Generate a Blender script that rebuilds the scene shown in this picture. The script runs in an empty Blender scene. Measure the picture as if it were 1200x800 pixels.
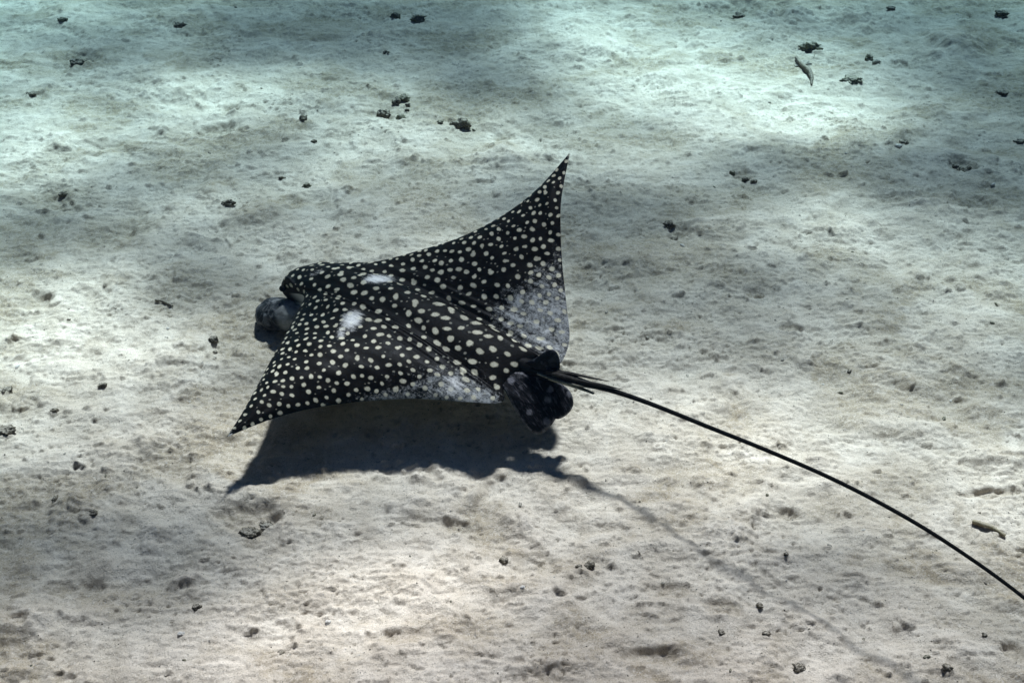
import bpy, bmesh, math, random
import numpy as np
from mathutils import Vector, Matrix

random.seed(7)
rng = np.random.default_rng(11)
scene = bpy.context.scene
COL = scene.collection

# ------------------------------------------------------------------ camera
CAM_H, PITCH, FPX = 1.75, math.radians(40.0), 1231.0      # eye height over the sand, downward tilt, focal length in 1200-px pixels
cam_data = bpy.data.cameras.new('camera')
cam_data.sensor_width = 36.0
cam_data.lens = 36.0 * FPX / 1200.0
cam_data.clip_end = 400.0
cam = bpy.data.objects.new('camera', cam_data)
COL.objects.link(cam)
cam.location = (0, 0, CAM_H)
cam.rotation_euler = (math.pi / 2 - PITCH, 0, 0)
scene.camera = cam

# ------------------------------------------------------------------ sky, sun, exposure
SUN_EL, SUN_AZ = math.radians(57.0), math.radians(10.0)    # azimuth measured from +Y towards +X
world = bpy.data.worlds.new('World')
scene.world = world
world.use_nodes = True
wn = world.node_tree.nodes
sky = wn.new('ShaderNodeTexSky')
sky.sky_type = 'NISHITA'
sky.sun_disc = False
sky.sun_elevation = SUN_EL
sky.sun_rotation = SUN_AZ
sky.dust_density = 0.1
sky.air_density = 0.6
wn['Background'].inputs['Strength'].default_value = 0.05
world.node_tree.links.new(sky.outputs['Color'], wn['Background'].inputs['Color'])

SUN_DIR = Vector((math.cos(SUN_EL) * math.sin(SUN_AZ), math.cos(SUN_EL) * math.cos(SUN_AZ), math.sin(SUN_EL)))
sun_data = bpy.data.lights.new('sun', 'SUN')
sun_data.energy = 5.0
sun_data.angle = math.radians(4.8)
sun_data.color = (1.0, 0.555, 0.53)
sun = bpy.data.objects.new('sun', sun_data)
COL.objects.link(sun)
sun.location = SUN_DIR * 20
sun.rotation_euler = SUN_DIR.to_track_quat('Z', 'Y').to_euler()

scene.view_settings.view_transform = 'Standard'
scene.view_settings.look = 'None'
scene.view_settings.gamma = 1.0
scene.view_settings.exposure = 1.88
scene.view_settings.use_white_balance = True            # the camera's white balance is set for the green light under water
scene.view_settings.white_balance_whitepoint = (0.56, 1.0, 0.95)
scene.render.engine = 'CYCLES'
cy = scene.cycles
cy.use_denoising = True
cy.max_bounces = 6
cy.diffuse_bounces = 2
cy.volume_bounces = 0
cy.transparent_max_bounces = 16
cy.caustics_reflective = False
cy.caustics_refractive = False

# ------------------------------------------------------------------ helpers
_f = np.array([0, math.cos(PITCH), -math.sin(PITCH)])
_u = np.array([0, math.sin(PITCH), math.cos(PITCH)])
_r = np.array([1.0, 0, 0])
_c = np.array([0, 0, CAM_H])


def at(px, py, z=0.0):
    """world point of height z seen in the photograph at px, py"""
    d = _f * FPX + _r * (px - 600) - _u * (py - 400)
    return _c + d * ((z - CAM_H) / d[2])


_perm = rng.permutation(4096)
_ang = rng.random(4096) * 2 * np.pi
_gx, _gy = np.cos(_ang), np.sin(_ang)


def perlin(x, y, seed=0):
    xi = np.floor(x).astype(np.int64)
    yi = np.floor(y).astype(np.int64)
    xf, yf = x - xi, y - yi
    u = xf * xf * xf * (xf * (xf * 6 - 15) + 10)
    v = yf * yf * yf * (yf * (yf * 6 - 15) + 10)

    def g(ix, iy, dx, dy):
        h = _perm[(_perm[(ix + seed * 57) & 4095] + iy) & 4095]
        return _gx[h] * dx + _gy[h] * dy
    a = g(xi, yi, xf, yf)
    b = g(xi + 1, yi, xf - 1, yf)
    c = g(xi, yi + 1, xf, yf - 1)
    d = g(xi + 1, yi + 1, xf - 1, yf - 1)
    return 1.4 * ((a + (b - a) * u) * (1 - v) + (c + (d - c) * u) * v)


def smooth(a, b, x):
    t = np.clip((x - a) / (b - a), 0, 1)
    return t * t * (3 - 2 * t)


def mesh_obj(name, verts, faces, mat, parent=None, shade=True):
    me = bpy.data.meshes.new(name)
    verts = np.asarray(verts, dtype=np.float32)
    if isinstance(faces, np.ndarray) and faces.shape[1] == 4:
        n = len(faces)
        me.vertices.add(len(verts))
        me.vertices.foreach_set('co', verts.ravel())
        me.loops.add(n * 4)
        me.loops.foreach_set('vertex_index', faces.astype(np.int32).ravel())
        me.polygons.add(n)
        me.polygons.foreach_set('loop_start', np.arange(0, n * 4, 4, dtype=np.int32))
        me.polygons.foreach_set('loop_total', np.full(n, 4, dtype=np.int32))
        me.update(calc_edges=True)
        me.validate()
    else:
        me.from_pydata([tuple(map(float, v)) for v in verts], [], [tuple(map(int, f)) for f in faces])
    if shade:
        me.polygons.foreach_set('use_smooth', np.ones(len(me.polygons), dtype=bool))
    me.materials.append(mat)
    o = bpy.data.objects.new(name, me)
    COL.objects.link(o)
    if parent is not None:
        o.parent = parent
        o.matrix_parent_inverse = parent.matrix_world.inverted()
    return o


def attr(o, name, vals):
    a = o.data.attributes.new(name, 'FLOAT', 'POINT')
    a.data.foreach_set('value', np.asarray(vals, dtype=np.float32).ravel())


def tag(o, label, cat=None, group=None, kind=None):
    o['label'] = label
    if cat:
        o['category'] = cat
    if group:
        o['group'] = group
    if kind:
        o['kind'] = kind
    return o


class NT:
    """terse node building"""
    def __init__(self, name):
        self.m = bpy.data.materials.new(name)
        self.m.use_nodes = True
        self.t = self.m.node_tree
        self.t.nodes.clear()
        self.out = self.t.nodes.new('ShaderNodeOutputMaterial')

    def n(self, typ, ins=None, **kw):
        nd = self.t.nodes.new(typ)
        for k, v in kw.items():
            setattr(nd, k, v)
        for k, v in (ins or {}).items():
            self.set(nd, k, v)
        return nd

    def set(self, nd, k, v):
        s = nd.inputs[k]
        if isinstance(v, bpy.types.NodeSocket):
            self.t.links.new(v, s)
        else:
            s.default_value = v

    def noise(self, vec, scale, detail=4, rough=0.55, dist=0.0):
        return self.n('ShaderNodeTexNoise', {'Vector': vec, 'Scale': scale, 'Detail': detail, 'Roughness': rough, 'Distortion': dist}).outputs['Fac']

    def rng(self, v, a, b, c=0.0, d=1.0, sm=True):
        nd = self.n('ShaderNodeMapRange', {'Value': v, 'From Min': a, 'From Max': b, 'To Min': c, 'To Max': d})
        nd.interpolation_type = 'SMOOTHSTEP' if sm else 'LINEAR'
        return nd.outputs[0]

    def math(self, op, a, b=0.0, c=0.0):
        return self.n('ShaderNodeMath', {0: a, 1: b, 2: c}, operation=op).outputs[0]

    def mix(self, fac, a, b):
        nd = self.n('ShaderNodeMix', data_type='RGBA')
        for i, v in ((0, fac), (6, a), (7, b)):
            s = nd.inputs[i]
            if isinstance(v, bpy.types.NodeSocket):
                self.t.links.new(v, s)
            else:
                s.default_value = v if i == 0 else tuple(v) + (1.0,)
        return nd.outputs[2]

    def attr(self, name):
        return self.n('ShaderNodeAttribute', attribute_name=name).outputs['Fac']

    def pos(self, obj=False):
        if obj:
            return self.n('ShaderNodeTexCoord').outputs['Object']
        return self.n('ShaderNodeNewGeometry').outputs['Position']

    def bump(self, h, strength, dist, normal=None):
        nd = self.n('ShaderNodeBump', {'Height': h, 'Strength': strength, 'Distance': dist})
        if normal is not None:
            self.set(nd, 'Normal', normal)
        return nd.outputs[0]

    def surface(self, col, rough=0.9, spec=0.2, normal=None):
        b = self.n('ShaderNodeBsdfPrincipled', {'Roughness': rough, 'Specular IOR Level': spec})
        self.set(b, 'Base Color', col if isinstance(col, bpy.types.NodeSocket) else tuple(col) + (1.0,))
        if normal is not None:
            self.set(b, 'Normal', normal)
        self.t.links.new(b.outputs[0], self.out.inputs['Surface'])
        return self.m


# ------------------------------------------------------------------ materials
def sand_material():
    k = NT('sand')
    p = k.pos()
    film = k.attr('film')          # tan algal film that has settled in patches
    det = k.attr('detritus')       # brown litter in hollows, dark brown on steep scarp faces too
    big = k.noise(p, 2.6, 4, 0.6, 0.4)
    mid = k.noise(p, 11.0, 5, 0.65, 0.6)
    fine = k.noise(p, 60.0, 5, 0.7)
    grain = k.noise(p, 330.0, 3, 0.7)
    grain2 = k.noise(p, 140.0, 4, 0.75, 0.8)
    pale = k.mix(k.rng(mid, 0.3, 0.7), (0.60, 0.48, 0.375), (0.79, 0.66, 0.54))
    tan = k.mix(k.rng(fine, 0.35, 0.65), (0.31, 0.215, 0.14), (0.47, 0.355, 0.25))
    f = k.math('MULTIPLY', film, k.rng(k.math('ADD', k.math('MULTIPLY', fine, 0.55), k.math('MULTIPLY', mid, 0.45)), 0.36, 0.62))
    c = k.mix(f, pale, tan)
    c = k.mix(k.rng(big, 0.45, 0.75, 0, 0.35), c, (0.50, 0.435, 0.36))
    # dark and pale grains
    c = k.mix(k.rng(grain2, 0.58, 0.70, 0, 0.6), c, (0.13, 0.10, 0.065))
    c = k.mix(k.rng(grain, 0.56, 0.68, 0, 0.65), c, (0.15, 0.12, 0.085))
    c = k.mix(k.rng(grain, 0.44, 0.34, 0, 0.6), c, (0.84, 0.77, 0.67))
    # litter
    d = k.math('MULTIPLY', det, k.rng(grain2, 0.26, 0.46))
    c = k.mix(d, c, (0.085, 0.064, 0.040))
    h = k.math('ADD', k.math('MULTIPLY', grain2, 0.7), k.math('MULTIPLY', grain, 0.5))
    n = k.bump(h, 0.7, 0.006)
    n = k.bump(fine, 0.5, 0.012, n)
    return k.surface(c, 0.95, 0.08, n)


def rock_material(name, a, b, dust=(0.56, 0.47, 0.38), dust_amt=0.5):
    k = NT(name)
    p = k.pos()
    n1 = k.noise(p, 55.0, 5, 0.65)
    n2 = k.noise(p, 240.0, 4, 0.7)
    c = k.mix(k.rng(n1, 0.35, 0.65), a, b)
    c = k.mix(k.rng(n2, 0.5, 0.68, 0, dust_amt), c, dust)
    # sand that has settled on the upward faces
    up = k.n('ShaderNodeSeparateXYZ', {0: k.n('ShaderNodeNewGeometry').outputs['Normal']}).outputs[2]
    c = k.mix(k.rng(k.math('ADD', up, k.math('MULTIPLY', k.math('SUBTRACT', n2, .5), 1.2)), 0.70, 1.15, 0, 0.65), c, dust)
    return k.surface(c, 0.9, 0.1, k.bump(k.math('ADD', n1, k.math('MULTIPLY', n2, 0.5)), 0.7, 0.006))


STREAK = 0.55      # streaks of the painted sheen run along the body


def ray_material():
    k = NT('ray_skin')
    p = k.pos(True)
    spot, small = k.attr('spot'), k.attr('small_spot')
    pale, under, glint, warm = k.attr('pale'), k.attr('under'), k.attr('glint'), k.attr('warm')
    n1 = k.noise(p, 45.0, 4, 0.6)
    n2 = k.noise(p, 230.0, 4, 0.7)
    n3 = k.noise(p, 120.0, 5, 0.75, 1.2)
    dark = k.mix(k.rng(n1, 0.35, 0.7), (0.002, 0.0017, 0.0015), (0.006, 0.0045, 0.0036))
    n5 = k.noise(p, 110.0, 3, 0.6)
    sp = k.math('ADD', k.math('ADD', spot, k.math('MULTIPLY', k.math('SUBTRACT', n2, 0.5), 0.6)), k.math('MULTIPLY', k.math('SUBTRACT', n5, 0.5), 0.8))
    sfac = k.math('MULTIPLY', k.rng(sp, 1.25, 0.70), k.rng(k.attr('tone'), 0, 1, .35, 1, False))
    scol = k.mix(k.rng(n2, 0.35, 0.7), (0.44, 0.41, 0.30), (0.64, 0.60, 0.47))
    # blotchy pale sheen painted into the skin colour towards the trailing margins
    mr = k.n('ShaderNodeMapping', {'Vector': p, 'Rotation': (0, 0, STREAK)})
    mp = k.n('ShaderNodeMapping', {'Vector': mr.outputs[0], 'Scale': (30.0, 170.0, 60.0)})
    st = k.noise(mp.outputs[0], 1.0, 4, 0.65, 0.3)
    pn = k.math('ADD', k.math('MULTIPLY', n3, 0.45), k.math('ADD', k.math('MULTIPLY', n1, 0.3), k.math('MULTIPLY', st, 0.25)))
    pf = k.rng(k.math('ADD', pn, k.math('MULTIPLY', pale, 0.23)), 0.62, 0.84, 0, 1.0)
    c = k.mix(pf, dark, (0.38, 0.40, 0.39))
    sm = k.rng(k.math('ADD', small, k.math('MULTIPLY', k.math('SUBTRACT', n2, 0.5), 0.7)), 1.15, 0.7, 0, 0.45)
    c = k.mix(sm, c, (0.42, 0.41, 0.33))
    c = k.mix(sfac, c, scol)
    c = k.mix(k.rng(k.math('ADD', k.math('ADD', k.math('MULTIPLY', n3, 0.35), k.math('MULTIPLY', st, 0.4)), k.math('MULTIPLY', glint, 0.52)), 0.62, 0.94), c, (0.74, 0.74, 0.70))  # white sunlit glints laid over the skin colour
    c = k.mix(under, c, k.mix(n1, (0.30, 0.30, 0.28), (0.44, 0.43, 0.40)))
    n = k.bump(k.math('ADD', n2, k.math('MULTIPLY', n1, 1.0)), 0.22, 0.003)
    return k.surface(c, k.rng(n1, 0.3, 0.7, 0.42, 0.6), 0.06, n)


def skin_material(name, a, b, scale=60.0, rough=0.5, lo=0.4, hi=0.65):
    k = NT(name)
    p = k.pos(True)
    n1 = k.noise(p, scale, 5, 0.65, 0.6)
    n2 = k.noise(p, 300.0, 3, 0.6)
    return k.surface(k.mix(k.rng(n1, lo, hi), a, b), rough, 0.05, k.bump(k.math('ADD', n1, k.math('MULTIPLY', n2, .4)), 0.4, 0.004))


M_SAND = sand_material()
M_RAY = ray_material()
M_TAIL = skin_material('tail_skin', (0.003, 0.003, 0.003), (0.008, 0.0075, 0.0075))
M_DORSAL = skin_material('fin_skin', (0.008, 0.009, 0.011), (0.05, 0.06, 0.07), 45, 0.45, .5, .75)


def pelvic_material():
    k = NT('pelvic_skin')
    p = k.pos(True)
    n1 = k.noise(p, 60.0, 5, 0.65, 0.6)
    v = k.n('ShaderNodeTexVoronoi', {'Vector': p, 'Scale': 30.0, 'Randomness': 1.0}).outputs['Distance']
    spots = k.rng(k.math('ADD', v, k.math('MULTIPLY', k.math('SUBTRACT', n1, .5), .5)), 0.34, 0.14, 0, .7)
    mr = k.n('ShaderNodeMapping', {'Vector': p, 'Rotation': (0, 0, .8)})
    mp = k.n('ShaderNodeMapping', {'Vector': mr.outputs[0], 'Scale': (30.0, 210.0, 60.0)})
    st = k.noise(mp.outputs[0], 1.0, 4, 0.65, 0.3)
    c = k.mix(k.rng(st, .50, .72, 0, .6), (0.004, 0.004, 0.005), (0.10, 0.10, 0.115))
    c = k.mix(k.math('MULTIPLY', k.rng(k.attr('rim'), .84, .97, 0, .6), k.rng(n1, .4, .6)), c, (0.20, 0.20, 0.21))
    c = k.mix(spots, c, (0.20, 0.195, 0.21))
    return k.surface(c, .5, .05, k.bump(k.math('ADD', n1, st), .5, .005))


M_PELVIC = pelvic_material()


def snout_material():
    k = NT('snout_skin')
    p = k.pos(True)
    n1 = k.noise(p, 46.0, 5, 0.65, 0.6)
    n2 = k.noise(p, 200.0, 4, 0.6)
    c = k.mix(k.rng(n1, .42, .66), (0.009, 0.011, 0.013), (0.15, 0.155, 0.155))
    c = k.mix(k.attr('cheek'), c, k.mix(k.rng(n1, .35, .7), (0.34, 0.33, 0.30), (0.17, 0.17, 0.16)))
    return k.surface(c, .5, .05, k.bump(k.math('ADD', n1, k.math('MULTIPLY', n2, .5)), .5, .005))


M_SNOUT = snout_material()
M_SPINE = skin_material('spine_dark', (0.010, 0.009, 0.008), (0.03, 0.027, 0.022), 80, 0.5)
M_SPINE_PALE = skin_material('spine_pale', (0.16, 0.15, 0.115), (0.30, 0.28, 0.22), 90, 0.55)
M_EYE = skin_material('eye_black', (0.004, 0.004, 0.004), (0.012, 0.011, 0.01), 80, 0.12)
M_ROCK_D = rock_material('rock_dark', (0.055, 0.046, 0.034), (0.19, 0.155, 0.11), dust_amt=0.5)
M_ROCK_G = rock_material('rock_olive', (0.07, 0.075, 0.05), (0.16, 0.15, 0.095))
M_ROCK_S = rock_material('rock_sandy', (0.22, 0.20, 0.165), (0.36, 0.33, 0.27), dust_amt=0.7)
M_ROCK_W = rock_material('rock_pale', (0.52, 0.49, 0.44), (0.68, 0.65, 0.60))
M_TWIG = rock_material('twig_bark', (0.24, 0.18, 0.105), (0.40, 0.32, 0.20))

# ------------------------------------------------------------------ the seabed
ray_rng = np.random.default_rng(5)


def ax(points):
    out = [points[0][0]]
    for (a, b, s0, s1) in points:
        x = a
        while x < b - 1e-6:
            t = (x - a) / (b - a)
            x = min(b, x + s0 + (s1 - s0) * t)
            out.append(x)
    return np.array(out)


YS = ax([(-40, -2, 4.0, .5), (-2, .75, .3, .02), (.75, 2.0, .0025, .0036), (2.0, 4.9, .0036, .0068), (4.9, 8, .012, .3), (8, 60, .6, 6.0)])
_xh = ax([(0, 1.1, .0036, .0038), (1.1, 2.6, .0038, .0068), (2.6, 5, .012, .3), (5, 60, .6, 6.0)])
XS = np.concatenate([-_xh[:0:-1], _xh])
GX, GY = np.meshgrid(XS, YS)


def ell(px, py, rx, ry):
    """window of the bed and normalised distance to an ellipse given by its picture size, laid on the bed"""
    c = at(px, py)
    sx = abs(at(px + rx, py)[0] - c[0])
    sy = abs(at(px, py - ry)[1] - at(px, py + ry)[1]) / 2
    i0, i1 = np.searchsorted(YS, [c[1] - 1.8 * sy, c[1] + 1.8 * sy])
    j0, j1 = np.searchsorted(XS, [c[0] - 1.8 * sx, c[0] + 1.8 * sx])
    w = (slice(i0, i1), slice(j0, j1))
    gx, gy = GX[w], GY[w]
    wob = 0.34 * perlin(gx / sx * 1.3, gy / sx * 1.3, int(px) % 91) + 0.18 * perlin(gx / sx * 3.7, gy / sx * 3.7, int(py) % 83)
    return w, np.sqrt(((gx - c[0]) / sx) ** 2 + ((gy - c[1]) / sy) ** 2) + wob


Hh = 0.022 * perlin(GX / 1.3, GY / 1.1, 1) + 0.013 * perlin(GX / .55, GY / .45, 2)
_w1 = 0.05 * perlin(GX / .3, GY / .3, 31)
_w2 = 0.05 * perlin(GX / .3 + 9, GY / .3, 32)
X1, Y1 = GX + _w1, GY + _w2
Hh += 0.012 * perlin(X1 / .24, Y1 / .17, 3)
Hh += 0.0105 * perlin(X1 / .11, Y1 / .08, 4) + 0.0052 * perlin(X1 / .055, Y1 / .042, 5)
rough_m = smooth(-.15, .45, perlin(X1 / .32, Y1 / .24, 6) + .5 * perlin(X1 / .12, Y1 / .09, 7))
near_m = ((GY > .7) & (GY < 5.0) & (np.abs(GX) < 2.7)).astype(float)
# crumbly crusts: small raised clods, finest towards the crust's middle
cl1 = perlin(X1 / .034 + .5 * perlin(GX / .02, GY / .02, 8), GY / .024, 9)
fine1, fine2 = perlin(GX / .015, GY / .011, 10), perlin(GX / .0085, GY / .007, 11)
Hh += near_m * (.35 + .9 * rough_m) * (.0036 * smooth(.0, .65, cl1) + .0023 * smooth(-.2, .6, fine1) + .0013 * fine2)
Hh += near_m * .0025 * perlin(X1 / .028, GY / .011, 24)
# rounded worm casts and lumps
cast = perlin(X1 / .07 + 5, Y1 / .055, 21)
Hh += near_m * .011 * smooth(.42, .8, cast) * smooth(0, .3, perlin(X1 / .5, Y1 / .4, 22) + .1)
# little pock marks where litter gathers
pock = perlin(GX / .040 + .6 * perlin(GX / .05, GY / .05, 20), GY / .020, 12) + .5 * perlin(GX / .014, GY / .010, 13)
pk = smooth(.86, 1.05, pock + .15 * (rough_m - .5)) * near_m
Hh -= .005 * pk
pock2 = perlin(GX / .015, GY / .0095, 14) + .3 * perlin(GX / .15, GY / .12, 15) + .12 * rough_m
pk2 = smooth(.69, .90, pock2) * near_m
Hh -= .0055 * pk2


def scarps(sx, sy, lo, amp, run, seed):
    """crusts of sand that break off steeply on the near side and slope away behind"""
    n = perlin(X1 / sx + .5 * perlin(GX / sx * 1.7, GY / sx * 1.7, seed + 1), GY / sy, seed) + .4 * perlin(GX / sx * 2.9, GY / sy * 2.2, seed + 2)
    m = amp * smooth(lo, lo + .10, n) * near_m * (.6 + .4 * perlin(GX / .3, GY / .3, seed + 3))
    m = np.maximum(m, 0)
    out = m.copy()
    for i in range(1, len(YS)):
        pv = out[i - 1]
        pv = .2 * np.roll(pv, 1) + .6 * pv + .2 * np.roll(pv, -1)
        out[i] = np.maximum(m[i], pv * math.exp(-(YS[i] - YS[i - 1]) / run))
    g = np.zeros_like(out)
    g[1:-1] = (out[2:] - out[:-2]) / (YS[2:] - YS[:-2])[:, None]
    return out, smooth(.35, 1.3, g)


scarp_dark = np.zeros_like(Hh)
for (sx_0, sy_0, lo_, amp_, run_, sd) in ((.11, .07, .74, .014, .07, 71), (.050, .030, .64, .0095, .035, 76), (.026, .016, .54, .0062, .018, 81), (.015, .010, .52, .0044, .010, 87)):
    o_, g_s = scarps(sx_0, sy_0, lo_, amp_, run_, sd)
    Hh += o_
    scarp_dark = np.maximum(scarp_dark, g_s * (1.0 if amp_ < .007 else .45))  # steep near faces get the dark tone as well
film = smooth(-.12, .5, perlin(X1 / .42, Y1 / .30, 16) + .55 * perlin(X1 / .15, Y1 / .10, 17) + .3 * perlin(X1 / .05, Y1 / .035, 18))
det = np.clip(pk * .5 + pk2 * .75 + .8 * scarp_dark + .35 * rough_m * smooth(.2, .6, -fine1) * smooth(-.1, .4, -cl1) , 0, 1)

MOUNDS = [(590, 188, 36, 20, .022), (612, 612, 24, 17, .020), (778, 620, 16, 14, .012), (490, 587, 16, 9, .010), (535, 630, 15, 9, .006),
          (1115, 50, 46, 20, .05), (925, 15, 30, 10, .03), (1010, 22, 40, 12, .03), (300, 250, 45, 20, .02), (62, 322, 12, 9, .010),
          (245, 385, 14, 8, .008), (515, 385, 10, 8, .006), (150, 605, 26, 12, .012), (180, 625, 20, 12, .012), (95, 720, 30, 12, .014),
          (640, 780, 30, 14, .016), (615, 785, 20, 8, .006), (1165, 535, 45, 18, .022), (1125, 430, 16, 8, .010), (1170, 345, 14, 9, .010),
          (870, 590, 40, 16, .012), (1030, 625, 60, 20, .014), (215, 678, 26, 12, .018), (520, 745, 18, 7, .007), (860, 445, 22, 10, .012),
          (470, 660, 14, 7, .005), (700, 630, 24, 9, .006), (75, 590, 30, 12, .012), (20, 735, 35, 16, .02), (760, 310, 60, 24, .015),
          (990, 272, 40, 18, .016), (690, 60, 60, 18, .02), (210, 100, 60, 18, .018), (180, 20, 50, 14, .018), (830, 270, 50, 16, .012)]
_mr = np.random.default_rng(3)
for _ in range(130):
    MOUNDS.append((_mr.uniform(-50, 1250), _mr.uniform(20, 830), 0, 0, _mr.uniform(.004, .013)))
for (px, py, rx, ry, h) in MOUNDS:
    if not rx:                       # small worm mounds anywhere on the bed
        rx = (h * 2.2 + .014) * FPX / math.hypot(CAM_H, at(px, py)[1])
        ry = rx * .55
    w, d = ell(px, py, rx, ry)
    Hh[w] += h * smooth(1.25, 0.0, d)
HOLLOWS = [(290, 606, 44, 20, .022, .5), (318, 606, 12, 8, .012, .7), (540, 614, 26, 9, .014, .5), (250, 152, 30, 9, .020, .75), (1128, 195, 22, 10, .024, .7),
           (1140, 240, 28, 11, .018, .5), (1160, 212, 20, 7, .010, .3), (270, 127, 14, 8, .012, .7), (852, 712, 26, 12, .014, .6), (462, 128, 45, 18, .016, .2),
           (845, 320, 32, 7, .012, .6), (885, 345, 14, 5, .010, .8), (925, 597, 18, 7, .012, .7), (130, 275, 34, 18, .016, .45), (165, 262, 26, 12, .010, .45),
           (75, 235, 30, 10, .012, .5), (200, 545, 40, 22, .012, .45), (65, 225, 40, 14, .008, .4), (100, 72, 20, 7, .012, .7), (85, 75, 20, 8, .012, .5),
           (270, 405, 24, 14, .012, .5), (235, 345, 26, 12, .009, .4), (70, 690, 18, 12, .014, .4), (105, 690, 22, 12, .015, .55), (25, 730, 14, 8, .014, .7),
           (680, 222, 40, 7, .012, .45), (795, 275, 16, 8, .016, .7), (870, 208, 18, 8, .012, .7), (1190, 535, 20, 4, .012, .4), (1160, 575, 34, 5, .012, .4),
           (1185, 760, 16, 14, .02, .3), (20, 300, 26, 12, .012, .4), (40, 352, 20, 10, .016, .3), (15, 372, 20, 9, .01, .4), (560, 600, 26, 8, .006, .2),
           (470, 745, 40, 10, .014, .15), (760, 770, 44, 10, .014, .2), (590, 160, 14, 5, .008, .3), (925, 385, 14, 5, .010, .6), (1050, 235, 24, 9, .010, .4),
           (790, 690, 26, 10, .010, .35), (640, 150, 40, 12, .010, .2), (860, 10, 40, 12, .03, .35), (900, 5, 30, 8, .02, .3), (280, 5, 60, 8, .02, .2)]
for (px, py, rx, ry, h, dt) in HOLLOWS:
    w, d = ell(px, py, rx, ry)
    m = smooth(1.2, .35, d)
    Hh[w] -= h * m
    det[w] = np.maximum(det[w], .8 * dt * m * smooth(-.1, .5, perlin(GX[w] / .022, GY[w] / .009, 19) + .6 * perlin(GX[w] / .009, GY[w] / .005, 25)))
    film[w] = np.maximum(film[w], .8 * m)
for (px, py, rx, ry, f_) in ((130, 270, 60, 30, 1), (235, 335, 70, 28, .9), (300, 250, 45, 22, .8), (770, 300, 90, 40, .9), (850, 325, 60, 20, .8), (1000, 468, 70, 22, .9),
                            (1050, 560, 70, 26, .8), (200, 540, 55, 30, 1), (60, 230, 60, 16, 1), (555, 592, 45, 12, .8), (540, 735, 90, 24, .8), (790, 770, 80, 22, .8),
                            (980, 590, 70, 24, .7), (330, 700, 60, 20, .6), (150, 700, 90, 26, .8), (720, 240, 60, 20, .6), (560, 140, 60, 12, .5), (900, 410, 70, 22, .6), (660, 560, 50, 16, .6)):
    w, d = ell(px, py, rx, ry)
    film[w] = np.maximum(film[w], f_ * smooth(1.25, .3, d))
NY, NX = GX.shape
idx = np.arange(NY * NX).reshape(NY, NX)
faces = np.stack([idx[:-1, :-1], idx[:-1, 1:], idx[1:, 1:], idx[1:, :-1]], -1).reshape(-1, 4)
seabed = mesh_obj('seabed', np.stack([GX, GY, Hh], -1).reshape(-1, 3), faces, M_SAND)
attr(seabed, 'film', film)
attr(seabed, 'detritus', det)
tag(seabed, 'pale lumpy sand seabed with tan algal film and pock marks', kind='structure')


def ground(x, y):
    j = int(np.clip(np.searchsorted(XS, x), 1, NX - 1))
    i = int(np.clip(np.searchsorted(YS, y), 1, NY - 1))
    tx = (x - XS[j - 1]) / (XS[j] - XS[j - 1])
    ty = (y - YS[i - 1]) / (YS[i] - YS[i - 1])
    a = Hh[i - 1, j - 1] * (1 - tx) + Hh[i - 1, j] * tx
    b = Hh[i, j - 1] * (1 - tx) + Hh[i, j] * tx
    return float(a * (1 - ty) + b * ty)


# ------------------------------------------------------------------ unseen sea surface: tint patches added to dapple the sunlight on the sand
SURF_Z = 2.35
OFF = SUN_DIR * (SURF_Z / SUN_DIR.z)
LIGHT_PATCHES = [  # where the added pattern brightens (+) or dims (-) the sand: px, py, half sizes in px, strength
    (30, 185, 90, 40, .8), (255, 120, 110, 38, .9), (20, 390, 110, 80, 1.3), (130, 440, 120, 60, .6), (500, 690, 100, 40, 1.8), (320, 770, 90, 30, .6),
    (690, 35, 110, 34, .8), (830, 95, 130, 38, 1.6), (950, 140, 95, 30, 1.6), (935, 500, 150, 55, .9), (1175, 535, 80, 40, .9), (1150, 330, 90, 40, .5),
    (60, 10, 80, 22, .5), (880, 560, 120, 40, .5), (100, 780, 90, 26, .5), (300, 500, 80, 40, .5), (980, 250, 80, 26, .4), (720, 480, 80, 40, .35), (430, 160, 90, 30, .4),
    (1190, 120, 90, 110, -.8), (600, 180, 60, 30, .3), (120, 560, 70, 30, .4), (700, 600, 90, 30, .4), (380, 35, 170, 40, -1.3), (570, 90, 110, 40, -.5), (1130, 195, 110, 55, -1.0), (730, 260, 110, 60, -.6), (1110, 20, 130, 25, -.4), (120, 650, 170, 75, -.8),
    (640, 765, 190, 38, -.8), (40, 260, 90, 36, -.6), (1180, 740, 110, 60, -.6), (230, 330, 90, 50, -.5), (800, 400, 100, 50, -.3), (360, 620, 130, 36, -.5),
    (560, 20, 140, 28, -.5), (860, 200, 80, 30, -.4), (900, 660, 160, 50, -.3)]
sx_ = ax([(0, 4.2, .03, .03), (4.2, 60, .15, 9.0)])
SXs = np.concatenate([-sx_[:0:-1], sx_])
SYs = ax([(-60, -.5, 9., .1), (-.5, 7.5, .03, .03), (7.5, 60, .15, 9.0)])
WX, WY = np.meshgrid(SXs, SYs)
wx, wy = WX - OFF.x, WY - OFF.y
light_blobs = np.zeros_like(WX)
for (px, py, rx, ry, s) in LIGHT_PATCHES:
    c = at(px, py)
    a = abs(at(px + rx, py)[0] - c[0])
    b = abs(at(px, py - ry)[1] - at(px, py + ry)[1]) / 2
    light_blobs += s * np.exp(-(((wx - c[0]) / a) ** 2 + ((wy - c[1]) / b) ** 2))
swell = .40 * perlin(wx / .75, wy / .5, 41) + .45 * perlin(wx / .30 + .5 * perlin(wx / .6, wy / .6, 42), wy / .20, 43)  # random dapple mixed into the placed light patches
swell += .35 * ((1 - np.abs(perlin(wx / .42 + .4 * perlin(wx / .5, wy / .5, 44), wy / .26, 45))) ** 4 - .25)
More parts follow.
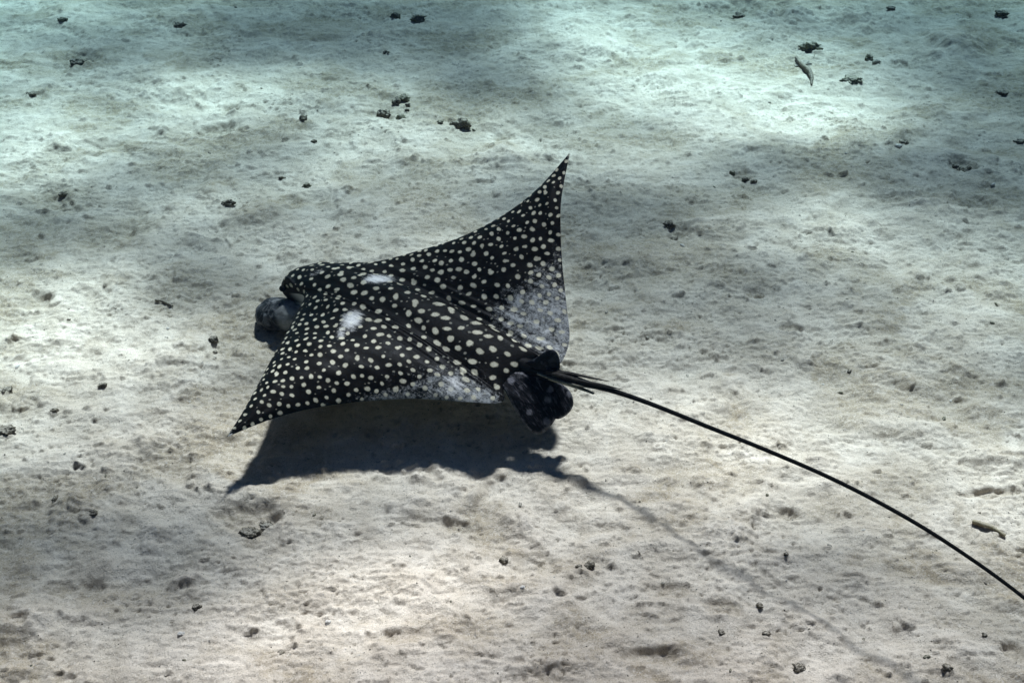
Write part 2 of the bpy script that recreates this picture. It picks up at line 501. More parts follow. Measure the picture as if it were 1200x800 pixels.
light_share = 1.0 / (1.0 + np.exp(-(3.4 * (light_blobs + .95 * swell) - .8)))          # share of the light passed on to the sand below
WZ = SURF_Z + .02 * perlin(WX / .9, WY / .6, 46) + .012 * light_share
ni = np.arange(WX.size).reshape(WX.shape)
wf = np.stack([ni[:-1, :-1], ni[:-1, 1:], ni[1:, 1:], ni[1:, :-1]], -1).reshape(-1, 4)
kw = NT('water_dapple_mask')
g_ = kw.attr('light_share')
tcol = kw.mix(g_, (0.16, 0.18, 0.19), (1.0, 1.0, 1.0))  # clear and dim tint stands in for focused sunlight
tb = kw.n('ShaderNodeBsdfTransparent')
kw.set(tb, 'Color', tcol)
fr = kw.n('ShaderNodeFresnel', {'IOR': 1.333})
gl = kw.n('ShaderNodeBsdfGlossy', {'Roughness': 0.02})
mx = kw.n('ShaderNodeMixShader', {0: fr.outputs[0], 1: tb.outputs[0], 2: gl.outputs[0]})
kw.t.links.new(mx.outputs[0], kw.out.inputs['Surface'])
water = mesh_obj('water_dapple_mask', np.stack([WX, WY, WZ], -1).reshape(-1, 3), wf, kw.m)
attr(water, 'light_share', light_share)
tag(water, 'unseen sea surface with added clear and dim patches that dapple the sand', kind='structure')

# ------------------------------------------------------------------ the spotted ray
ray = bpy.data.objects.new('spotted_ray', None)
COL.objects.link(ray)
_b = at(480, 370, .2)
ray.location = (_b[0], _b[1], 0.06)
tag(ray, 'black eagle ray with white spots gliding low over the sand', 'ray')
bpy.context.view_layer.update()

ST = [  # leading point, trailing point (px, py, height), rise of the back, depth of the belly, camber
    ((266, 511, .135), (266.5, 511.5, .135), .000, .000, .000),
    ((283, 485, .140), (318, 491, .133), .005, .004, .010),
    ((303, 449, .145), (368, 478, .137), .010, .007, .022),
    ((318, 421, .150), (428, 470, .140), .016, .010, .030),
    ((332, 396, .150), (488, 467, .145), .024, .014, .032),
    ((345, 372, .145), (548, 471, .150), .038, .022, .026),
    ((356, 347, .150), (588, 471, .150), .055, .036, .016),
    ((331, 341, .118), (592, 450, .165), .078, .060, .006),
    ((338, 326, .125), (618, 428, .180), .086, .058, .000),
    ((366, 316, .145), (630, 420, .185), .074, .050, .000),
    ((402, 310, .185), (653, 429, .180), .048, .036, .000),
    ((440, 307, .205), (667, 400, .205), .028, .022, .004),
    ((487, 295, .235), (664, 358, .250), .020, .015, .010),
    ((540, 278, .275), (659, 310, .300), .015, .010, .012),
    ((590, 252, .325), (657, 270, .350), .010, .007, .010),
    ((630, 221, .385), (658, 232, .395), .005, .004, .006),
    ((667, 180, .450), (667.5, 180.5, .450), .000, .000, .000)]
LOW = .012
SL = np.array([at(s[0][0], s[0][1], s[0][2] - LOW) for s in ST])
STt = np.array([at(s[1][0], s[1][1], s[1][2] - LOW) for s in ST])
SH = np.array([s[2:] for s in ST])


def catmull(P, t):
    n = len(P)
    i = np.clip(np.floor(t).astype(int), 0, n - 2)
    f = (t - i)[:, None]
    p0, p1, p2, p3 = P[np.maximum(i - 1, 0)], P[i], P[i + 1], P[np.minimum(i + 2, n - 1)]
    return .5 * (2 * p1 + (p2 - p0) * f + (2 * p0 - 5 * p1 + 4 * p2 - p3) * f ** 2 + (3 * p1 - p0 - 3 * p2 + p3) * f ** 3)


NS, NU = 560, 200
ts = np.linspace(0, len(ST) - 1, NS)
us = (1 - np.cos(np.linspace(0, np.pi, NU))) / 2
Lc, Tc, Hc = catmull(SL, ts), catmull(STt, ts), catmull(SH, ts)
Hc = np.maximum(Hc, 0)
S2, U2 = np.meshgrid(ts, us, indexing='ij')
body = np.exp(-((S2 - 8.0) / 1.6) ** 2)
pw = (U2 ** .55 * (1 - U2) ** .9) / .50
pb = (U2 ** .42 * (1 - U2) ** .55) / .58
prof = pw * (1 - body) + pb * body
camb = np.sin(np.pi * U2) ** .8
base = Lc[:, None, :] * (1 - U2)[..., None] + Tc[:, None, :] * U2[..., None]
top = base.copy()
top[..., 2] += Hc[:, 0:1] * prof + Hc[:, 2:3] * camb
# folds of skin running back beside the spine, shallow body-wing groove
fold = np.exp(-((S2 - 10.4) / .7) ** 2) + .8 * np.exp(-((S2 - 5.9) / .7) ** 2)
top[..., 2] += .0030 * fold * perlin(S2 * 6 + U2, U2 * 1.6, 51) * smooth(.25, .6, U2) * smooth(1.0, .9, U2)
top[..., 2] -= .010 * np.exp(-((S2 - 10.2) / .45) ** 2) * smooth(.1, .4, U2) * smooth(1, .7, U2)
top[..., 2] += .0035 * perlin(S2 * 1.7, U2 * 4, 52) * smooth(0, .2, U2) * smooth(1, .8, U2)
# brow ridges over the eyes
for sc_, hb_ in ((7.05, .020), (9.1, .004)):
    top[..., 2] += hb_ * np.exp(-((S2 - sc_) / .28) ** 2 - ((U2 - .035) / .03) ** 2)
bot = base.copy()
bot[..., 2] += -Hc[:, 1:2] * prof + Hc[:, 2:3] * camb * .8
edge = (S2 == ts[0]) | (S2 == ts[-1]) | (U2 == us[0]) | (U2 == us[-1])
it = np.arange(NS * NU).reshape(NS, NU)
ib = it.copy()
inner = ~edge
ib[inner] = NS * NU + np.arange(inner.sum())
verts = np.concatenate([top.reshape(-1, 3), bot[inner]])
ft = np.stack([it[:-1, :-1], it[1:, :-1], it[1:, 1:], it[:-1, 1:]], -1).reshape(-1, 4)
fb = np.stack([ib[:-1, :-1], ib[:-1, 1:], ib[1:, 1:], ib[1:, :-1]], -1).reshape(-1, 4)
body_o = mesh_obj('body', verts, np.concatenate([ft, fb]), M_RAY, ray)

# spots: an even scatter over the back, smaller towards head and wing tips
tv = top.reshape(-1, 3)
ts_f, us_f = S2.ravel(), U2.ravel()
cross = np.linalg.norm(np.cross(np.gradient(top, axis=0).reshape(-1, 3), np.gradient(top, axis=1).reshape(-1, 3)), axis=1)
cand = ray_rng.choice(len(tv), 14000, p=cross / cross.sum())
size_f = .62 + .38 * np.exp(-((ts_f - 8.4) / 4.2) ** 2) * smooth(-.12, .35, us_f) * (1 - .2 * smooth(.85, 1, us_f))
spots = []
sp_pos = np.zeros((0, 3))
for c in cand:
    if edge.ravel()[c] or us_f[c] < .012 or us_f[c] > .985:
        continue
    dist = .0272 * size_f[c] * ray_rng.uniform(.94, 1.1)
    if len(sp_pos) and np.min(np.sum((sp_pos - tv[c]) ** 2, 1)) < dist ** 2:
        continue
    sp_pos = np.vstack([sp_pos, tv[c]])
    spots.append(c)
spots = np.array(spots)
# tangent frames for slightly stretched spots
fwd = (SL[8] - STt[8])
fwd[2] = 0
fwd /= np.linalg.norm(fwd)
rad = .0073 * size_f[spots] * ray_rng.uniform(.8, 1.16, len(spots))
stretch = ray_rng.uniform(.95, 1.35, len(spots)) + .7 * np.exp(-((ts_f[spots] - 9.0) / 2.2) ** 2) * smooth(.35, .8, us_f[spots]) * ray_rng.random(len(spots))
angs = ray_rng.normal(0, .5, len(spots))


def spot_field(pos, radii, st, an):
    out = np.full(len(tv), 9.0)
    tone = np.zeros(len(tv))
    tones = ray_rng.uniform(.5, 1.0, len(pos)) ** .7
    order = np.arange(len(pos))
    for i in order:
        d = tv - pos[i]
        near = np.where(np.abs(d[:, 0]) + np.abs(d[:, 1]) < radii[i] * 4)[0]
        if not len(near):
            continue
        q = d[near]
        ca, sa = math.cos(an[i]), math.sin(an[i])
        ax_ = np.array([fwd[0] * ca - fwd[1] * sa, fwd[0] * sa + fwd[1] * ca, 0])
        al = q @ ax_
        rest = np.sqrt(np.maximum(np.sum(q * q, 1) - al * al, 0))
        v = np.sqrt((al / (radii[i] * st[i])) ** 2 + (rest / (radii[i] / st[i] ** .5)) ** 2)
        hit = v < out[near]
        tone[near[hit]] = tones[i]
        out[near] = np.minimum(out[near], v)
    return out, tone


# a few spots run together with a neighbour
pair = ray_rng.choice(len(spots), len(spots) // 9, replace=False)
off_ = np.stack([ray_rng.normal(0, 1, len(pair)), ray_rng.normal(0, 1, len(pair)), np.zeros(len(pair))], 1)
off_ *= (rad[pair] * 1.25 / np.linalg.norm(off_, axis=1))[:, None]
sp_all = np.vstack([sp_pos, sp_pos[pair] + off_])
rad_all = np.concatenate([rad, rad[pair] * .75])
st_all = np.concatenate([stretch, stretch[pair]])
an_all = np.concatenate([angs, angs[pair]])
f_spot, f_tone = spot_field(sp_all, rad_all, st_all, an_all)
sm_pos = np.zeros((0, 3))
sm_r = []
for c in ray_rng.choice(len(tv), 1100, p=cross / cross.sum()):
    if edge.ravel()[c] or us_f[c] < .02 or us_f[c] > .98:
        continue
    g = np.sqrt(np.sum((sp_pos - tv[c]) ** 2, 1)) - rad * 1.3
    r = .0033 * size_f[c] * ray_rng.uniform(.7, 1.3)
    if g.min() < r + .004 * size_f[c]:
        continue
    if len(sm_pos) and np.min(np.sum((sm_pos - tv[c]) ** 2, 1)) < (.012 * size_f[c]) ** 2:
        continue
    sm_pos = np.vstack([sm_pos, tv[c]])
    sm_r.append(r)
sm_r = np.array(sm_r)
f_small, _ = spot_field(sm_pos, sm_r, np.ones(len(sm_r)) * 1.2, ray_rng.normal(0, 1, len(sm_r)))
nb = int(inner.sum())
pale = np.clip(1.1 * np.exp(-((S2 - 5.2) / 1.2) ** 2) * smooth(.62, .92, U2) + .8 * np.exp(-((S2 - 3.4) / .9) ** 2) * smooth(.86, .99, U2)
               + 1.15 * np.exp(-((S2 - 11.2) / 1.3) ** 2) * smooth(.52, .86, U2) + .42 * np.exp(-((S2 - 13.2) / 1.2) ** 2) * smooth(.6, .97, U2), 0, 1)  # sheen of the rear wing margins, painted as pale colour
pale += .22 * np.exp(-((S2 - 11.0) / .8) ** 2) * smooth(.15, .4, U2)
glint = np.zeros_like(S2)  # sunlit highlights on the back, painted in as white patches
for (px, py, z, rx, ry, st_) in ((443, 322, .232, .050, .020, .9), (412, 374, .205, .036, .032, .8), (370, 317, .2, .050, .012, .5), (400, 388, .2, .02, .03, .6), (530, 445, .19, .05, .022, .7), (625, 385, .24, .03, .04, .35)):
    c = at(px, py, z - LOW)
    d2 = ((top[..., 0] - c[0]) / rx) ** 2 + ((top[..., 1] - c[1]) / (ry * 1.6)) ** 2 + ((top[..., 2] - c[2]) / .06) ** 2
    glint = np.maximum(glint, st_ * np.exp(-d2))
glint = np.clip(glint * 1.25, 0, 1)
zer = np.zeros(nb)
attr(body_o, 'spot', np.concatenate([f_spot, zer + 9]))
attr(body_o, 'tone', np.concatenate([f_tone, zer]))
attr(body_o, 'small_spot', np.concatenate([f_small, zer + 9]))
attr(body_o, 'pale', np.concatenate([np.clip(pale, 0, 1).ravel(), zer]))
attr(body_o, 'glint', np.concatenate([glint.ravel(), zer]))
_hs, _hu = S2[inner], U2[inner]
attr(body_o, 'under', np.concatenate([np.zeros(NS * NU), np.maximum(smooth(.03, .06, _hu), smooth(1.3, 1.7, np.abs(_hs - 8.0)))]))


def tube(name, pts, radii, mat, parent, seg=14, flat=1.0, cap=True):
    """round tapering tube through pts (Catmull-Rom resampled)"""
    pts = np.array(pts, float)
    radii = np.array(radii, float)
    t = np.linspace(0, len(pts) - 1, (len(pts) - 1) * 10 + 1)
    P = catmull(pts, t)
    R = catmull(radii[:, None], t)[:, 0]
    T = np.gradient(P, axis=0)
    T /= np.linalg.norm(T, axis=1)[:, None]
    vs, fs = [], []
    for i in range(len(P)):
        s = np.cross(T[i], [0, 0, 1.0])
        s /= np.linalg.norm(s)
        n = np.cross(s, T[i])
        for k in range(seg):
            a = 2 * math.pi * k / seg
            vs.append(P[i] + R[i] * (math.cos(a) * s + math.sin(a) * n * flat))
    for i in range(len(P) - 1):
        for k in range(seg):
            a, b = i * seg + k, i * seg + (k + 1) % seg
            fs.append((a, b, b + seg, a + seg))
    fs.append(tuple(range(seg))[::-1])
    fs.append(tuple(range((len(P) - 1) * seg, len(P) * seg)))
    return mesh_obj(name, vs, fs, mat, parent)


tail_px = [(560, 408, .165), (600, 424, .172), (632, 434, .180), (660, 441, .190), (690, 450, .192), (722, 459, .198), (765, 474, .208), (830, 500, .228), (900, 528, .245), (980, 563, .255),
           (1060, 605, .258), (1130, 649, .255), (1200, 700, .248), (1275, 765, .240), (1350, 840, .225)]
tail_r = [.024, .022, .018, .012, .0075, .0058, .0050, .0046, .0043, .0041, .0039, .0036, .0033, .003, .002]
tube('tail', [at(p[0], p[1], p[2] - LOW) for p in tail_px], tail_r, M_TAIL, ray, 16)


def blade(name, outline, thick, mat, parent, bulge=0.35):
    """fin: closed outline of 3D points blown up to a thin rounded lens"""
    O = np.array(outline, float)
    n = len(O)
    t = np.linspace(0, n, n * 8, endpoint=False)
    Pp = np.vstack([O[-1:], O, O[:2]])
    P = catmull(Pp, t + 1)
    c = P.mean(0)
    nrm = np.zeros(3)
    for i in range(len(P)):
        nrm += np.cross(P[i] - c, P[(i + 1) % len(P)] - c)
    nrm /= np.linalg.norm(nrm)
    m = len(P)
    rings = 9
    vs, fs = list(P), []
    ids = {}
    for side in (1, -1):
        prev = list(range(m))
        for r in range(1, rings):
            f = 1 - r / rings
            off = thick * math.sqrt(max(0, 1 - f * f)) * side
            st = len(vs)
            for i in range(m):
                w = .10 * thick * math.sin(i * 1.1 + 2.3 * r)
                vs.append(c + (P[i] - c) * f + nrm * (off + w))
            cur = list(range(st, st + m))
            for i in range(m):
                q = (prev[i], prev[(i + 1) % m], cur[(i + 1) % m], cur[i])
                fs.append(q if side == 1 else q[::-1])
            prev = cur
        vs.append(c + nrm * thick * side)
        k = len(vs) - 1
        for i in range(m):
            q = (prev[i], prev[(i + 1) % m], k)
            fs.append(q if side == 1 else q[::-1])
    o = mesh_obj(name, vs, fs, mat, parent)
    rim = [1.0] * m
    for sd in range(2):
        for r in range(1, rings):
            rim += [1 - r / rings] * m
        rim.append(0.0)
    attr(o, 'rim', rim)
    return o


blade('dorsal_fin', [at(616, 426, 0.188), at(628, 419, 0.206), at(640, 411, 0.228), at(649, 410, 0.233), (at(655, 418, 0.220)), at(655, 433, 0.188), at(640, 436, 0.178)], .006, M_DORSAL, ray)
pf1 = blade('pelvic_fin', [at(585, 440, 0.163), at(594, 462, 0.143), at(607, 486, 0.108), at(622, 505, 0.083), at(634, 508, 0.076), at(646, 498, 0.083), at(655, 480, 0.103), at(650, 455, 0.138), at(625, 437, 0.163)], .009, M_PELVIC, ray)
pf2 = blade('pelvic_fin', [at(628, 440, 0.163), at(640, 470, 0.123), at(650, 490, 0.093), at(664, 486, 0.093), at(672, 473, 0.103), at(667, 457, 0.128), at(650, 446, 0.153)], .009, M_PELVIC, ray)
for pts, r, m in (([(640, 435, .200), (665, 437, .203), (690, 442, .205), (715, 447, .206)], [.008, .005, .0032, .0006], M_SPINE),
                  ([(648, 437, .200), (680, 446, .204), (706, 451, .206), (730, 456.5, .208)], [.008, .0050, .0034, .0006], M_SPINE),
                  ([(628, 437, .178), (645, 443, .176), (670, 451, .176), (696, 461, .178)], [.005, .0065, .006, .003], M_SPINE_PALE),
                  ([(630, 437, .186), (652, 445, .187), (677, 451, .188), (702, 456, .190)], [.004, .005, .004, .001], M_SPINE_PALE)):
    tube('tail_spine', [at(p[0], p[1], p[2] - LOW) for p in pts], r, m, ray, 10, .6)


def lump(name, c, axes, radii, mat, parent, seed=0, amp=.06, freq=3.0, sub=4, power=None):
    bm = bmesh.new()
    bmesh.ops.create_icosphere(bm, subdivisions=sub, radius=1.0)
    A = np.array(axes, float)
    A /= np.linalg.norm(A, axis=1)[:, None]
    from mathutils import noise as mn
    for v in bm.verts:
        q = v.co.copy()
        d = 1 + amp * mn.noise(q * freq + Vector((seed * 7.3, seed * 3.1, seed))) + .5 * amp * mn.noise(q * freq * 2.3 + Vector((seed, 9.0, 0)))
        if power:
            d *= power(q)
        w = np.array(c) + A[0] * q.x * radii[0] * d + A[1] * q.y * radii[1] * d + A[2] * q.z * radii[2] * d
        v.co = Vector(w)
    me = bpy.data.meshes.new(name)
    bm.to_mesh(me)
    bm.free()
    me.polygons.foreach_set('use_smooth', np.ones(len(me.polygons), dtype=bool))
    me.materials.append(mat)
    o = bpy.data.objects.new(name, me)
    COL.objects.link(o)
    if parent is not None:
        o.parent = parent
        o.matrix_parent_inverse = parent.matrix_world.inverted()
    return o


side = np.array([-fwd[1], fwd[0], 0])
down_fwd = fwd * .93 + np.array([0, 0, -.36])
upn = np.cross(down_fwd, side)
_g = at(321, 371, .03)
snout = lump('snout', at(330, 368, ground(_g[0], _g[1]) + .044), [down_fwd, side, upn], [.084, .050, .042], M_SNOUT, ray, 3, .05, 2.0, 5,
             power=lambda q: 1 + .10 * math.exp(-((q.x - .55) / .3) ** 2) - .10 * math.exp(-((q.x + .02) / .16) ** 2))
bpy.context.view_layer.update()
_sc = np.array(at(330, 368, ground(_g[0], _g[1]) + .044))
_co = np.array([v.co[:] for v in snout.data.vertices]) - _sc
_al = _co @ (down_fwd / np.linalg.norm(down_fwd)) / .084
attr(snout, 'cheek', smooth(-.30, -.62, _al + .1 * perlin(_co[:, 0] * 40, _co[:, 1] * 40 + _co[:, 2] * 30, 55)))
ec = at(331, 338, .125)
lump('eye', ec, [fwd, side, [0, 0, 1]], [.0085, .0085, .0085], M_EYE, ray, 1, 0)
ec2 = at(360, 318, .145)
lump('eye', ec2, [fwd, side, [0, 0, 1]], [.0085, .0085, .0085], M_EYE, ray, 1, 0)

# ------------------------------------------------------------------ stones and litter
from mathutils import noise as mnoise


def stone(px, py, rx, ry, mat, label, cat='stone', seed=0, tall=.8, sink=.35, yaw=None, group=None, name='stone', rough=.55):
    """rx, ry: half width and half height in the picture"""
    g = at(px, py + ry * .5)
    x, y = float(g[0]), float(g[1])
    dist = math.hypot(y, CAM_H)
    mpp = math.hypot(dist, x) / FPX
    rx, ry = rx * .88, ry * .88
    a = rx * mpp
    b = max(a * .75, ry * mpp)
    h = ry * mpp * tall * 1.1
    z = ground(x, y)
    bm = bmesh.new()
    bmesh.ops.create_icosphere(bm, subdivisions=4 if rx > 6 else 3, radius=1.0)
    sv = Vector((seed * 3.7 + 1.1, seed * 1.9, seed * .7))
    ca, sa = (math.cos(yaw), math.sin(yaw)) if yaw is not None else (1, 0)
    for v in bm.verts:
        q = v.co.copy()
        d = 1 + rough * mnoise.noise(q * 1.4 + sv) + rough * .6 * mnoise.noise(q * 3.1 + sv) + rough * .45 * mnoise.noise(q * 7.0 + sv) + rough * .3 * mnoise.noise(q * 15.0 + sv)
        vx, vy = q.x * a * d, q.y * b * d
        v.co = Vector((vx * ca - vy * sa, vx * sa + vy * ca, q.z * h * d))
    me = bpy.data.meshes.new(name)
    bm.to_mesh(me)
    bm.free()
    me.polygons.foreach_set('use_smooth', np.ones(len(me.polygons), dtype=bool))
    me.materials.append(mat)
    o = bpy.data.objects.new(name, me)
    COL.objects.link(o)
    o.location = (x, y, z + h * (1 - 2 * sink))
    tag(o, label, cat, group)
    return o


STONES = [
    (450, 131, 8, 7, M_ROCK_D, 'round dark stone at the edge of the shallow dip, largest of its cluster'),
    (465, 118, 5, 7, M_ROCK_D, 'upright dark stone at the back of the small stone cluster'),
    (470, 137, 6, 7, M_ROCK_G, 'mottled olive stone beside the round dark stone in the dip'),
    (473, 115, 7, 5, M_ROCK_G, 'low olive stone crust behind the stone cluster'),
    (478, 123, 3, 3, M_ROCK_D, 'tiny dark stone touching the low olive crust of the cluster'),
    (477, 129, 3, 3, M_ROCK_D, 'tiny dark stone below another in the stone cluster'),
    (541, 146, 11, 8, M_ROCK_D, 'lone dark jagged stone on bare pale sand, behind the raised wing'),
    (516, 148, 4, 3, M_ROCK_G, 'small olive stone beside the lone dark jagged stone'),
    (949, 53, 11, 8, M_ROCK_G, 'grey green stone with a small peaked top beside a dark curved twig'),
    (941, 73, 10, 4, M_ROCK_S, 'flat sandy rubble flake that the dark curved twig lies against'),
    (1019, 64, 5, 6, M_ROCK_G, 'curved olive stone crust curling round a pale sandy knob'),
    (1027, 70, 5, 4, M_ROCK_S, 'pale sandy knob touching the curved olive crust'),
    (997, 94, 11, 4, M_ROCK_G, 'long low brown rubble piece between the curved twig and the pale knob'),
    (356, 142, 5, 5, M_ROCK_D, 'small dark upright stone on bright sand beside the litter filled hollow'),
    (368, 166, 4, 3, M_ROCK_D, 'small dark pebble just below the upright stone on bright sand'),
    (310, 605, 8, 4, M_ROCK_D, 'black stone with pale top on the rim of the big hollow'),
    (312, 612, 7, 4, M_ROCK_S, 'grey stone tucked under the black stone at the hollow rim'),
    (293, 620, 12, 6, M_ROCK_D, 'dark crumbly stone at the bottom of the big hollow'),
    (251, 397, 6, 5, M_ROCK_D, 'dark oblong stone on the sand in front of the snout'),
    (252, 411, 3, 3, M_ROCK_D, 'tiny dark stone just below the oblong stone'),
    (590, 652, 6, 5, M_ROCK_D, 'dark round pebble below the grey sand mound'),
    (691, 659, 6, 5, M_ROCK_D, 'dark pebble with a second smaller one at its foot'),
    (678, 665, 4, 2, M_ROCK_D, 'flat dark chip at the foot of the dark pebble'),
    (268, 237, 7, 5, M_ROCK_D, 'brown wedge stone beside the olive mound'),
    (73, 222, 5, 4, M_ROCK_D, 'dark brown stone in the tan film patch'),
    (330, 206, 4, 3, M_ROCK_D, 'small black pebble on smooth sand between hollows'),
    (359, 216, 5, 4, M_ROCK_G, 'olive brown pebble on smooth sand behind the head'),
    (1133, 197, 8, 6, M_ROCK_D, 'dark stone in a small shaded hollow off the raised wing'),
    (1119, 193, 5, 3, M_ROCK_D, 'dark chip on the rim of the small shaded hollow'),
    (783, 265, 7, 5, M_ROCK_D, 'dark stone in the tan rubble patch behind the wing'),
    (790, 278, 5, 3, M_ROCK_D, 'dark chip below the stone in the tan rubble patch'),
    (873, 209, 5, 5, M_ROCK_D, 'middle dark stone of a row of three small stones'),
    (858, 201, 4, 4, M_ROCK_G, 'olive end stone of a row of three small stones'),
    (884, 212, 4, 3, M_ROCK_D, 'smallest dark stone ending a row of three'),
    (1060, 166, 6, 4, M_ROCK_D, 'brown stone with one pale rubble bit beside it'),
    (1052, 172, 5, 3, M_ROCK_W, 'pale rubble bit lying against a brown stone'),
    (8, 457, 7, 4, M_ROCK_D, 'dark flat stone on bright sand at the pale slope'),
    (66, 484, 4, 3, M_ROCK_D, 'dark pebble above a patch of brown litter'),
    (122, 455, 5, 4, M_ROCK_D, 'dark notched pebble on bright sand'),
    (9, 505, 9, 5, M_ROCK_D, 'dark crusty stone with brown litter on bright sand'),
    (66, 585, 3, 4, M_ROCK_D, 'black upright chip on grey sand'),
    (110, 604, 6, 4, M_ROCK_D, 'dark stone beside low grey mounds'),
    (845, 741, 4, 4, M_ROCK_D, 'round black pebble below the speckled hollow'),
    (890, 711, 4, 4, M_ROCK_D, 'round black pebble beside the speckled hollow'),
    (897, 744, 5, 4, M_ROCK_D, 'black chip with litter on it, beyond the round black pebbles'),
    (936, 782, 7, 4, M_ROCK_D, 'dark flat stone under the fading end of the tail shadow'),
    (1107, 786, 6, 4, M_ROCK_D, 'dark chip beside the end of the tail shadow'),
    (230, 710, 6, 4, M_ROCK_D, 'dark brown stone beside a small white shell bit'),
    (213, 743, 4, 3, M_ROCK_W, 'small round white shell bit beside the dark brown stone'),
    (384, 726, 4, 3, M_ROCK_W, 'small round white shell bit on pinkish bright sand'),
    (329, 762, 5, 3, M_ROCK_D, 'reddish dark chip on shaded sand'),
    (75, 28, 6, 4, M_ROCK_G, 'lone olive stone on bright sand beyond the hollow with the dark stone'),
    (212, 33, 7, 4, M_ROCK_D, 'dark stone where bright sand meets a dim patch'),
    (93, 76, 9, 5, M_ROCK_D, 'flat dark stone lying in a hollow next to a tan film patch'),
    (38, 114, 5, 3, M_ROCK_D, 'flat dark chip on grey sand near the hollow with a dark stone'),
    (490, 23, 8, 5, M_ROCK_G, 'rounded olive stone of a pair on dim teal sand'),
    (464, 19, 6, 4, M_ROCK_G, 'jagged smaller olive stone of a pair on dim teal sand'),
    (453, 63, 4, 3, M_ROCK_D, 'black pebble on dim sand between the stone pair and stone cluster'),
    (866, 12, 7, 6, M_ROCK_D, 'dark stone on the rim of a wide teal hollow'),
    (1045, 8, 5, 4, M_ROCK_D, 'dark pebble on a pale teal sand ridge'),
    (1175, 13, 7, 5, M_ROCK_G, 'chunky olive stone alone on dim teal sand'),
    (1177, 104, 7, 3, M_ROCK_D, 'dark flat stone alone on bright teal sand'),
    (1195, 165, 6, 3, M_ROCK_D, 'flat black stone near the small shaded hollow'),
    (612, 690, 3, 3, M_ROCK_W, 'tiny white shell bit below the dark round pebble'),
]
for i, (px, py, rx, ry, m, lab) in enumerate(STONES):
    stone(px, py, rx, ry, m, lab, 'shell' if 'shell' in lab else 'stone', i + 1, name='shell_bit' if 'shell' in lab else 'stone', sink=.34 if ry > 4 else .42)


def stick(name, pts, radii, mat, label, cat):
    P = []
    for (px, py, dz) in pts:
        g = at(px, py)
        P.append((g[0], g[1], ground(g[0], g[1]) + dz))
    o = tube(name, P, radii, mat, None, 8)
    return tag(o, label, cat)


stick('twig', [(1139, 612, .006), (1150, 617, .007), (1160, 621, .006), (1177, 630, .005)], [.0045, .0052, .0045, .0035], M_TWIG, 'short straight tan twig lying on pale sand near the tail end', 'twig')
stick('twig', [(932, 71, .006), (940, 79, .012), (946, 87, .012), (950, 93, .009), (951, 100, .004)], [.004, .009, .010, .009, .003], M_ROCK_D, 'dark curved twig pointing away from the grey green stone', 'twig')
stick('twig', [(182, 352, .004), (192, 354, .006), (203, 360, .004)], [.003, .004, .002], M_ROCK_D, 'thin dark twig lying on grey sand ahead of the snout', 'twig')

# pebbles scattered between
PEB = []
prng = np.random.default_rng(23)
proto = []
for s in range(6):
    bm = bmesh.new()
    bmesh.ops.create_icosphere(bm, subdivisions=2, radius=1.0)
    sv = Vector((s * 5.1, 2.2, s))
    for v in bm.verts:
        q = v.co.copy()
        d = 1 + .5 * mnoise.noise(q * 1.3 + sv) + .3 * mnoise.noise(q * 3.3 + sv)
        v.co = Vector((q.x * d, q.y * d * .8, q.z * d * .6))
    me = bpy.data.meshes.new('pebble')
    bm.to_mesh(me)
    bm.free()
    me.polygons.foreach_set('use_smooth', np.ones(len(me.polygons), dtype=bool))
    me.materials.append((M_ROCK_S, M_ROCK_G, M_ROCK_D, M_ROCK_S, M_ROCK_W, M_ROCK_G)[s])
    proto.append(me)
n_p = 0
while n_p < 80:
    px, py = prng.uniform(5, 1195), prng.uniform(5, 795)
    if 255 < px < 690 and 175 < py < 590:
        continue
    g = at(px, py)
    x, y = float(g[0]), float(g[1])
    r = .0022 + .0045 * prng.random() ** 3 + .0006 * y
    o = bpy.data.objects.new('pebble', proto[n_p % 6])
    COL.objects.link(o)
    o.location = (x, y, ground(x, y) - r * .05)
    o.scale = (r * prng.uniform(.8, 1.5), r * prng.uniform(.7, 1.1), r)
    o.rotation_euler = (0, 0, prng.uniform(0, 6.3))
    tag(o, 'tiny loose pebble scattered on the open sand', 'pebble', 'pebbles scattered on the sand')
    n_p += 1

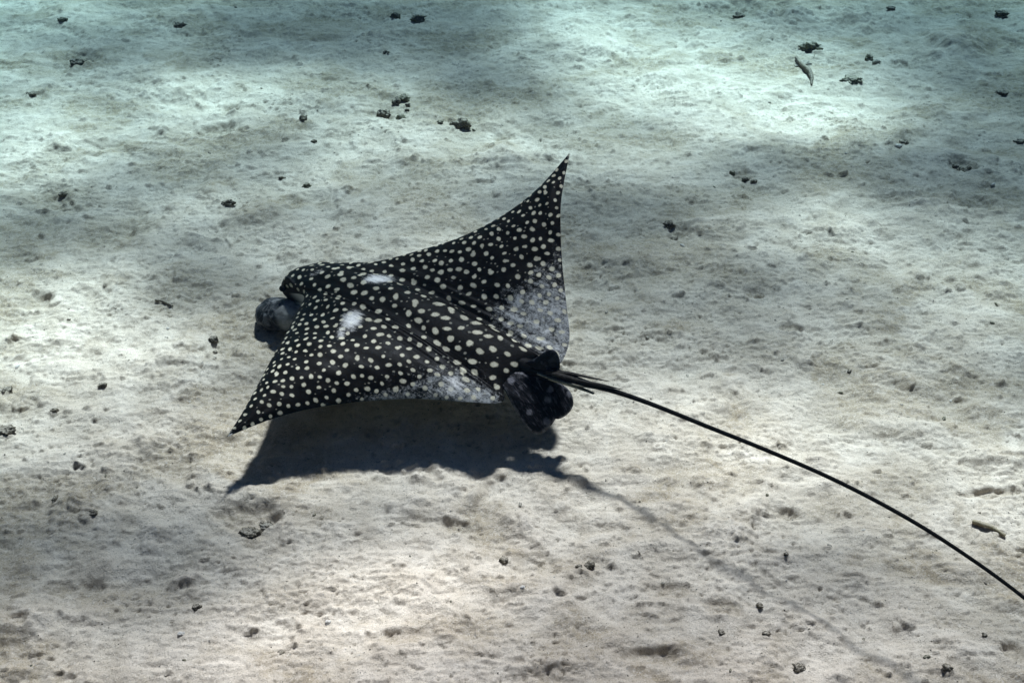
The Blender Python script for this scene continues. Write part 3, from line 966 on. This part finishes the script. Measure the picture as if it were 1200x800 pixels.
# grit: coral and shell crumbs too many to count
gv, gf = [], []
tet = np.array([(1, 0, -.5), (-.5, .87, -.5), (-.5, -.87, -.5), (0, 0, .8), (.3, .5, .4)])
NG = 26000
gx = prng.uniform(-2.5, 2.5, NG)
gy = .85 + 4.0 * prng.random(NG) ** 1.4
clump = perlin(gx / .2, gy / .15, 61) + .4 * prng.normal(size=NG)
keep = clump > -.15
for x, y in zip(gx[keep], gy[keep]):
    r = .0009 + .0022 * prng.random() ** 2.5
    a = prng.uniform(0, 6.3)
    ca, sa = math.cos(a), math.sin(a)
    s = np.array([1, prng.uniform(.5, 1), prng.uniform(.5, .9)])
    q = tet * s * r
    z = ground(x, y)
    b = len(gv)
    for w in q:
        gv.append((x + w[0] * ca - w[1] * sa, y + w[0] * sa + w[1] * ca, z + w[2] + r * .2))
    gf += [(b, b + 1, b + 4), (b + 1, b + 3, b + 4), (b + 3, b, b + 4), (b + 1, b + 2, b + 3), (b + 2, b, b + 3)]
kg = NT('grit')
gp = kg.noise(kg.pos(), 90.0, 3, .6)
grit = mesh_obj('grit', gv, gf, kg.surface(kg.mix(kg.rng(gp, .42, .58), (0.09, 0.08, 0.06), (0.60, 0.57, 0.52)), .9, .1), shade=False)
tag(grit, 'fine coral and shell grit strewn over the sand', 'grit', kind='stuff')

# ------------------------------------------------------------------ the water itself: air-like body of clear blue-green water
bm = bmesh.new()
bmesh.ops.create_cube(bm, size=1.0)
for v in bm.verts:
    v.co = Vector((v.co.x * 130, 10 + v.co.y * 108, -1.2 + (v.co.z + .5) * 3.3))
me = bpy.data.meshes.new('haze')
bm.to_mesh(me)
bm.free()
hm = bpy.data.materials.new('haze')
hm.use_nodes = True
hm.node_tree.nodes.clear()
ho = hm.node_tree.nodes.new('ShaderNodeOutputMaterial')
hv = hm.node_tree.nodes.new('ShaderNodeVolumePrincipled')
hv.inputs['Color'].default_value = (0.002, 0.010, 0.017, 1)
hv.inputs['Absorption Color'].default_value = (0.0, 0.86, 0.985, 1)
hv.inputs['Density'].default_value = 0.30
hv.inputs['Anisotropy'].default_value = 0.3
hm.node_tree.links.new(hv.outputs[0], ho.inputs['Volume'])
me.materials.append(hm)
haze = bpy.data.objects.new('haze', me)
COL.objects.link(haze)
tag(haze, 'clear blue green sea water filling the scene', 'water', kind='stuff')
